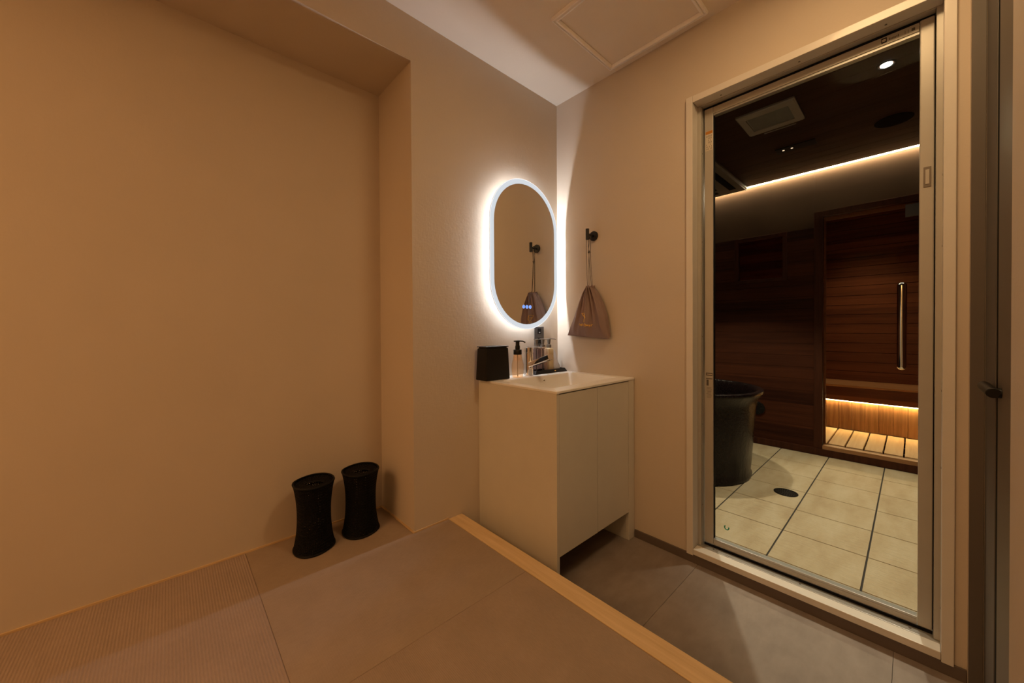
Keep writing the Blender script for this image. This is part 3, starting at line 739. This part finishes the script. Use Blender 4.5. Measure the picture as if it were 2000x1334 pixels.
lt = G().box(LX0 - 0.004, LX0 - 0.0022, -1.5025, -1.4855, 1.510, 1.575).build('latch_plate', M_SCREW, t, bevel=0.0004)
G().box(LX0 - 0.0056, LX0 - 0.0042, -1.4985, -1.4895, 1.519, 1.566).build('latch_slider', M_ALUD, lt, bevel=0.0004)
st = G().box(LX0 - 0.0006, LX0 - 0.0001, -0.8505, -0.8205, 1.862, 1.950).build('warning_sticker', M_STICK, t)
G().box(LX0 - 0.0010, LX0 - 0.0007, -0.8500, -0.8210, 1.936, 1.949).build('sticker_header', M_ORANGE, st, label='orange header strip')
g = G()
for k in range(6):
    y = -0.824 - 0.0043 * k
    for j in range(7):
        if random.random() < 0.72: g.box(LX0 - 0.0010, LX0 - 0.0007, y - 0.0013, y, 1.866 + 0.0095 * j, 1.872 + 0.0095 * j + random.random() * 0.002)
g.build('sticker_print', M_INK, st)
st = G().box(LX0 - 0.0005, LX0 - 0.0001, -0.8500, -0.8210, 0.735, 0.858).build('maker_label', M_ALU, t)
G().box(LX0 - 0.0010, LX0 - 0.0006, -0.8495, -0.8220, 0.842, 0.855).build('label_header', M_INK, st)
G().box(LX0 - 0.0013, LX0 - 0.0011, -0.8475, -0.8250, 0.847, 0.850).build('label_header_print', M_STICK, st)
g = G(); g.box(LX0 - 0.0010, LX0 - 0.0006, -0.8490, -0.8225, 0.826, 0.830); g.box(LX0 - 0.0010, LX0 - 0.0006, -0.8330, -0.8240, 0.796, 0.823)
for k in range(9):
    g.box(LX0 - 0.0010, LX0 - 0.0006, -0.8480 + 0.004 * random.random(), -0.8240 - 0.004 * random.random(), 0.786 - 0.0055 * k, 0.7872 - 0.0055 * k)
g.build('label_print', M_INK, st)
st = G().box(LX0 - 0.0005, LX0 - 0.0001, -1.470, -1.380, 2.0265, 2.0465).build('top_label', M_ALU, t)
G().box(LX0 - 0.0010, LX0 - 0.0006, -1.4005, -1.3875, 2.0285, 2.0450).build('label_mark', M_BLACK, st)
G().box(LX0 - 0.0014, LX0 - 0.0011, -1.3985, -1.3895, 2.0325, 2.0410).build('label_mark_center', M_STICK, st)
g = G()
for k in range(7): g.box(LX0 - 0.0010, LX0 - 0.0006, -1.4085 - 0.0034 * k, -1.4065 - 0.0034 * k, 2.031, 2.036 + 0.004 * random.random())
g.box(LX0 - 0.0010, LX0 - 0.0006, -1.466, -1.458, 2.031, 2.040); g.box(LX0 - 0.0010, LX0 - 0.0006, -1.444, -1.443, 2.029, 2.041); g.box(LX0 - 0.0010, LX0 - 0.0006, -1.451, -1.450, 2.029, 2.041)
g.build('label_text', M_INK, st)
# green mark on the glass
g = G()
g.tube([(0.0826, -0.9040 + 0.0085 * cos(a), 0.1700 + 0.0095 * sin(a)) for a in [radians(-200 + 24 * i) for i in range(11)]], 0.0024, 6, (1, 0, 0))
g.prism([(-0.9005, 0.1790), (-0.8925, 0.1750), (-0.8965, 0.1660)], 'x', 0.0818, 0.0827)
g.build('green_sticker', M_GREEN, t, label='small green curved arrow mark')

# ------------------------------------------------------------------ door on the right edge (front wall)
t = thing('door_2', None, None, (-0.35, CY, 0.0), kind=STR)
G().box(-0.040, -0.0365, -1.602, -1.5755, 0.001, 2.249).build('jamb_return', M_DOORG, t, bevel=0.0006)
G().box(-0.225, -0.0405, -1.622, -1.603, 0.001, 2.249).build('frame_panel', M_DOORG, t, bevel=0.001)
G().box(-0.2625, -0.2255, -1.640, -1.6045, 0.001, 2.249).build('gap_shade', M_BLACK, t)  # black fill in the open gap beside the leaf, standing in for its shade
G().box(-0.6835, -0.263, -1.640, -1.603, 0.001, 2.249).build('leaf', M_DOORL, t, bevel=0.004, segs=3)
h_ = thing('handle', None, None, (0, 0, 0)); h_.parent = t; del_ = [h_.pop(k) for k in list(h_.keys())]
h_.name = 'lever_handle'; h_.location = (0.0, 0.0, 0.0)
g = G(); zL = 0.905
g.cyl((-0.335, -1.590, zL), 0.0115, 0.165, 'x', 24); g.build('lever', M_MATB, h_, bevel=0.0015, smooth=40)
g = G(); g.cyl((-0.3235, -1.6025, zL), 0.0115, 0.0125, 'y', 24); g.build('neck', M_MATB, h_, smooth=40)

# ------------------------------------------------------------------ bathroom shell
BZ = 2.352; BXF = 2.229; BYL = 0.62; BYR = -2.0
TSX, TSY = 0.3167, 0.320
g = G(); xi = [0.300 + TSX * k for k in range(-1, 7)]; yi = [-1.325 + TSY * k for k in range(-3, 8)]
for xa in xi:
    for ya in yi:
        x0, x1 = max(xa + 0.0027, 0.1205), min(xa + TSX - 0.0027, 2.2); y0, y1 = max(ya + 0.0035, BYR), min(ya + TSY - 0.0035, BYL)
        if x1 > x0 and y1 > y0: g.box(x0, x1, y0, y1, -0.05, 0.0)
g.build('floor', M_TILE, kind=STR)
G().box(0.1205, 2.228, BYR, BYL, -0.06, -0.0035).build('floor', M_GROUT, kind=STR)
g = G(); x = 0.125
while x < 2.185:
    g.box(x + 0.001, min(x + 0.104, 2.190), BYR, BYL, BZ, BZ + 0.02); x += 0.105
g.box(0.121, 2.190, BYR, BYL, BZ + 0.012, BZ + 0.06)
g.build('ceiling', M_DCEIL, kind=STR)
# slot for the cove light between ceiling and sauna front
G().box(2.1905, 2.23, BYR, BYL, BZ + 0.03, BZ + 0.06).build('trim_4', M_DTRIM, kind=STR)
def planks_x(g, xf, xb, y0, y1, z0, z1, ph, gap=0.0007, phase=0.0, cham=0.0018):
    """horizontal boards facing -x"""
    k = math.floor((z0 - phase) / ph)
    while k * ph + phase < z1:
        a, c = max(z0, k * ph + phase + gap), min(z1, (k + 1) * ph + phase - gap)
        if c - a > 0.004:
            e = min(cham, (c - a) / 3)
            g.prism([(xf, a + e), (xf + e, a), (xb, a), (xb, c), (xf + e, c), (xf, c - e)], 'y', y0, y1) if False else g.hexa(
                [(xf, y0, a + e), (xf, y1, a + e), (xb, y1, a), (xb, y0, a)], [(xf, y0, c - e), (xf, y1, c - e), (xb, y1, c), (xb, y0, c)])
        k += 1
WY0, WY1, WZ0, WZ1 = -0.690, -0.345, 1.500, 1.860         # little window in the sauna front
SDY = -0.962                                              # left edge of the sauna doorway
DTOP = 1.968; UPZ = 1.890
G().box(BXF, BXF + 0.03, -0.9045, BYL, UPZ + 0.0005, BZ + 0.03).build('wall_sauna_front_upper', M_UPPER, kind=STR)
G().box(BXF, BXF + 0.03, BYR, -0.905, DTOP + 0.0455, BZ + 0.03).build('wall_sauna_front_upper', M_UPPER, kind=STR)
g = G()
for (y0, y1, z0, z1) in ((WY1 + 0.03, BYL, 0.03, UPZ), (-0.905, WY0 - 0.03, 0.03, UPZ), (WY0 - 0.03, WY1 + 0.03, 0.03, WZ0 - 0.03), (BYR, -1.68, 0.03, UPZ)):
    planks_x(g, BXF, BXF + 0.014, y0, y1, z0, z1, 0.1, gap=0.00025, phase=0.02, cham=0.0006)
    g.box(BXF + 0.014, BXF + 0.03, y0, y1, z0, z1)
g.build('wall_sauna_front', M_DWALL, kind=STR)
# base board and trims of the sauna front
g = G(); g.box(2.205, 2.2285, BYR, BYL, 0.0, 0.055); g.build('trim_5', M_DTRIM, kind=STR, bevel=0.001)
g = G(); g.box(2.212, 2.27, SDY + 0.001, -0.905, 0.0, DTOP + 0.045); g.box(2.212, 2.27, -1.68, SDY + 0.001, DTOP, DTOP + 0.045); g.build('trim_6', M_DTRIM, kind=STR, bevel=0.0015)
t = thing('window_1', None, None, (BXF, (WY0 + WY1) / 2, (WZ0 + WZ1) / 2), kind=STR)
g = G(); g.box(2.214, 2.265, WY0 - 0.03, WY1 + 0.03, WZ0 - 0.03, WZ0); g.box(2.214, 2.265, WY0 - 0.03, WY1 + 0.03, WZ1, WZ1 + 0.03)
g.box(2.214, 2.265, WY0 - 0.03, WY0, WZ0, WZ1); g.box(2.214, 2.265, WY1, WY1 + 0.03, WZ0, WZ1); g.build('window_frame', M_DTRIM, t, bevel=0.0015)
G().box(2.238, 2.242, WY0 + 0.0005, WY1 - 0.0005, WZ0 + 0.0005, WZ1 - 0.0005).build('pane', M_GLASS2, t)
G().box(0.121, 2.229, BYL, BYL + 0.06, -0.05, 2.42).build('wall_bathroom_left', M_DWALL, kind=STR)
G().box(0.121, 2.229, BYR - 0.06, BYR, -0.05, 2.42).build('wall_bathroom_right', M_DWALL, kind=STR)

# cove light
t = thing('cove_light', 'warm white light strip along the top of the dark sauna wall', 'light strip', (2.2, -0.7, BZ))
G().box(2.1915, 2.2270, BYR + 0.02, BYL - 0.02, BZ + 0.0045, BZ + 0.020).build('channel', M_ALUD, t)
g = G(); g.box(2.1975, 2.2240, BYR + 0.02, BYL - 0.02, BZ + 0.0005, BZ + 0.004)
g.build('diffuser', M_BLED, t)

# downlights
for (x, y, lb) in ((0.878, -1.372, 'bright round downlight in the dark bathroom ceiling'), (0.98, -0.36, 'hidden round downlight above the stoneware tub')):
    t = thing('downlight', lb, 'downlight', (x, y, BZ), 'recessed bathroom downlights')
    G().lathe((x, y, BZ), [(0.030, -0.0005), (0.030, -0.003), (0.036, -0.003), (0.037, -0.0005)], 32, False, False).build('trim_ring', M_MATB, t, smooth=40)
    G().cyl((x, y, BZ - 0.0025), 0.022, 0.002, 'z', 28).build('lens', M_DISC, t)

# ceiling vent
t = thing('ceiling_vent', 'pale rectangular exhaust vent with a grey mesh grille', 'vent', (0.995, -0.865, BZ))
g = G(); vx0, vx1, vy0, vy1 = 0.842, 1.150, -1.012, -0.717
g.rings([[(x, y, BZ + z) for x, y in rrect(vx0 + i, vx1 - i, vy0 + j, vy1 - j, 0.006, 3)] for i, j, z in ((0.0, 0.0, -0.0005), (0.0, 0.0, -0.010), (0.008, 0.008, -0.016), (0.058, 0.040, -0.016), (0.059, 0.041, -0.010))], False, False)
g.build('cover', M_WHITEP, t, smooth=30)
g = G(); g.box(vx0 + 0.058, vx1 - 0.058, vy0 + 0.040, vy1 - 0.040, BZ - 0.0085, BZ - 0.004)
for k in range(44):
    y = vy0 + 0.044 + 0.0047 * k
    g.box(vx0 + 0.061, vx1 - 0.061, y, y + 0.0018, BZ - 0.012, BZ - 0.0088)
g.build('grille', M_VENTG, t)
o = G().box(1.188, 1.194, -0.960, -0.790, BZ - 0.006, BZ - 0.0005).build('ceiling_rail', M_WHITEP, loc=(1.19, -0.88, BZ)); tag(o, 'thin pale strip on the ceiling behind the vent', 'ceiling strip')
# linear fixture with small lamps
t = thing('slot_lamp', 'narrow black ceiling slot with two small glowing lamps', 'ceiling lamp', (1.562, -0.893, BZ))
G().box(1.522, 1.618, -1.008, -0.778, BZ - 0.006, BZ - 0.0005).build('body', M_MATB, t, bevel=0.0015)
for y in (-0.822, -0.872): G().cyl((1.563, y, BZ - 0.0075), 0.007, 0.0012, 'z', 16).build('lamp', M_MINI, t)
# speaker
t = thing('ceiling_speaker', 'dark round speaker in the bathroom ceiling', 'speaker', (1.607, -1.380, BZ))
G().lathe((1.607, -1.380, BZ), [(0.088, -0.0005), (0.088, -0.003), (0.082, -0.0045), (0.078, -0.004)], 48, False, False).build('rim', M_SPK, t, smooth=40)
G().cyl((1.607, -1.380, BZ - 0.0045), 0.0775, 0.003, 'z', 48).build('grille', M_SPK, t)
# air conditioner cassette
t = thing('air_conditioner', 'ceiling cassette air conditioner partly hidden by the door frame', 'air conditioner', (1.74, 0.02, BZ))
ax0, ax1, ay0, ay1 = 1.290, 2.180, -0.430, 0.470
g = G(); g.rings([[(x, y, BZ + z) for x, y in rrect(ax0 + i, ax1 - i, ay0 + i, ay1 - i, 0.012, 3)] for i, z in ((0.0, -0.0005), (0.0, -0.018), (0.012, -0.030), (0.22, -0.030))], False, True)
g.build('panel', M_ACP, t, smooth=30)
for k, (x0, x1, y0, y1) in enumerate(((1.45, 2.06, -0.372, -0.318), (1.52, 1.98, -0.24, -0.19), (2.04, 2.09, -0.22, 0.26))):
    G().box(x0, x1, y0, y1, BZ - 0.0330, BZ - 0.0305).build('air_slot', M_BLACK, t)
G().box(1.98, 2.172, -0.4245, -0.4185, BZ - 0.034, BZ - 0.031).build('edge_strip', M_WHITEP, t)

# ------------------------------------------------------------------ tub
TX, TY = 1.215, -0.300
t = thing('stoneware_tub', 'large round dark glazed stoneware bathtub behind the glass door', 'bathtub', (TX, TY, 0.0))
prof = [(0.385, 0.0005), (0.398, 0.006), (0.402, 0.025), (0.392, 0.045), (0.398, 0.10), (0.412, 0.30), (0.424, 0.46), (0.430, 0.525), (0.440, 0.560), (0.462, 0.590), (0.473, 0.607), (0.470, 0.621), (0.455, 0.627), (0.436, 0.622), (0.422, 0.600), (0.412, 0.55), (0.395, 0.35), (0.37, 0.12), (0.30, 0.07), (0.05, 0.065)]
G().lathe((TX, TY, 0.0), prof, 96, True, True).build('tub_shell', M_TUB, t, smooth=50)
# round vent on the sauna wall
t = thing('wall_jet', 'round dark ribbed wall fitting just right of the stoneware tub', 'wall fitting', (2.22, -0.50, 0.322))
G().cyl((2.214, -0.500, 0.322), 0.058, 0.0145, 'x', 40).build('plate', M_MATB, t, bevel=0.002)
g = G()
for k in range(18):
    a = 2 * pi * k / 18; g.tube([(2.2125, -0.500 + 0.022 * cos(a), 0.322 + 0.022 * sin(a)), (2.2125, -0.500 + 0.050 * cos(a), 0.322 + 0.050 * sin(a))], 0.0022, 5, (1, 0, 0))
g.build('ribs', M_MATB2, t)
# floor drain
t = thing('floor_drain', 'round black floor drain in the beige tiles', 'drain', (1.160, -0.915, 0.0))
G().lathe((1.160, -0.915, 0.0), [(0.064, 0.0003), (0.064, 0.003), (0.054, 0.004), (0.052, 0.001)], 40, False, True).build('ring', M_MATB, t, smooth=40)
g = G()
for k in range(5):
    for i in range(6 + 4 * k):
        a = 2 * pi * i / (6 + 4 * k); r = 0.008 + 0.0098 * k
        g.cyl((1.160 + r * cos(a), -0.915 + r * sin(a), 0.0015), 0.0026, 0.0015, 'z', 8)
g.build('grate', M_SCREW, t)

# ------------------------------------------------------------------ sauna
SBX = 3.37; SZT = 2.20
g = G(); planks_x(g, SBX, SBX + 0.014, -1.95, 0.45, 0.0, SZT, 0.096, phase=0.034); g.box(SBX + 0.014, SBX + 0.03, -1.95, 0.45, 0.0, SZT); g.build('wall_sauna_back', M_SWALL, kind=STR)
G().box(2.26, SBX + 0.03, 0.45, 0.48, 0.0, SZT).build('wall_sauna_left', M_SWALL, kind=STR)
G().box(2.26, SBX + 0.03, -1.98, -1.95, 0.0, SZT).build('wall_sauna_right', M_SWALL, kind=STR)
G().box(2.26, SBX + 0.03, -1.98, 0.48, SZT, SZT + 0.03).build('ceiling', M_SWALL, kind=STR)
G().box(2.275, SBX, -1.95, 0.45, -0.05, 0.03).build('floor', M_WHITEP, kind=STR)
# sill beam under the sauna door
o = G().box(2.205, 2.2745, -1.678, SDY - 0.0005, 0.0555, 0.086).build('door_sill_beam', M_BEAM, bevel=0.002, loc=(2.24, -1.3, 0.0555)); tag(o, 'warm cedar sill beam under the sauna glass door', 'door sill')
g = G(); g.box(2.2755, 2.292, -1.66, SDY - 0.001, DTOP - 0.028, DTOP + 0.01); g.box(2.2755, 2.292, SDY - 0.012, SDY + 0.004, 0.0935, DTOP - 0.0285); g.build('trim_7', M_BEAMR, kind=STR, bevel=0.001)
# duckboard
t = thing('duckboard', 'pale lit duckboard slats on the sauna floor', 'duckboard', (2.6, -1.2, 0.03))
for k in range(11):
    y1 = -0.7705 - 0.1095 * k + 0.1095 * 2
    G().box(2.285, 2.945, y1 - 0.1000, y1, 0.070, 0.092).build('slat', M_DUCK, t, bevel=0.0025)
for x in (2.42, 2.62, 2.82): G().box(x, x + 0.04, -1.80, -0.56, 0.031, 0.0695).build('batten', M_DTRIM, t)
# bench
t = thing('sauna_bench', 'cedar sauna bench with a light strip glowing under its front', 'bench', (3.1, -0.8, 0.03))
g = G()
for k in range(4): g.box(2.917 + 0.114 * k, 2.917 + 0.114 * (k + 1) - 0.005, -1.94, 0.44, 0.497, 0.515)
g.build('seat', M_SEAT, t, bevel=0.002)
G().box(2.917, 2.937, -1.94, 0.44, 0.368, 0.4965).build('fascia', M_SWALL, t, bevel=0.0015)
g = G(); y = -1.94 + 0.0005; k = math.floor(-1.94 / 0.09)
while k * 0.09 < 0.44:
    a, c = max(-1.94, k * 0.09 + 0.0012), min(0.44, (k + 1) * 0.09 - 0.0012)
    if c > a: g.box(2.956, 2.972, a, c, 0.0935, 0.4965)
    k += 1
g.build('skirt', M_SKIRT, t, bevel=0.001)
G().box(2.938, 2.955, -1.94, 0.44, 0.380, 0.390).build('light_channel', M_ALUD, t)
G().box(2.922, 2.948, -1.93, 0.43, 0.362, 0.3675).build('light_strip', M_SLED, t)
t = thing('sauna_downlight', 'small round downlight in the sauna ceiling over the bench', 'downlight', (2.86, -1.15, SZT))
G().cyl((2.86, -1.15, SZT - 0.004), 0.040, 0.0035, 'z', 28).build('trim_ring', M_MATB, t)
G().cyl((2.86, -1.15, SZT - 0.006), 0.028, 0.0015, 'z', 28).build('lens', M_MINI, t)
# glass door
t = thing('sauna_glass_door', 'clear frameless sauna glass door with a long shiny tube handle', 'glass door', (2.24, -1.3, 0.086))
G().box(2.236, 2.244, -1.674, SDY - 0.003, 0.0885, DTOP - 0.004).build('pane', M_GLASS2, t)
hy = -1.411; hr = 0.0255; prof = []
for k in range(9): a = pi / 2 * k / 8; prof.append((max(0.0008, hr * sin(a)), 0.745 + hr - hr * cos(a)))
for k in range(9): a = pi / 2 * k / 8; prof.append((max(0.0008, hr * cos(a)), 1.383 - hr + hr * sin(a)))
G().lathe((2.170, hy, 0.0), prof, 36).build('handle', M_STEEL, t, smooth=50)
for z in (0.80, 1.33): G().cyl((2.196, hy, z), 0.011, 0.0395, 'x', 24).build('handle_post', M_STEEL, t, smooth=40)
G().box(2.231, 2.249, -1.56, -1.425, 1.862, 1.952).build('hinge_patch', M_PLATE, t, bevel=0.001)
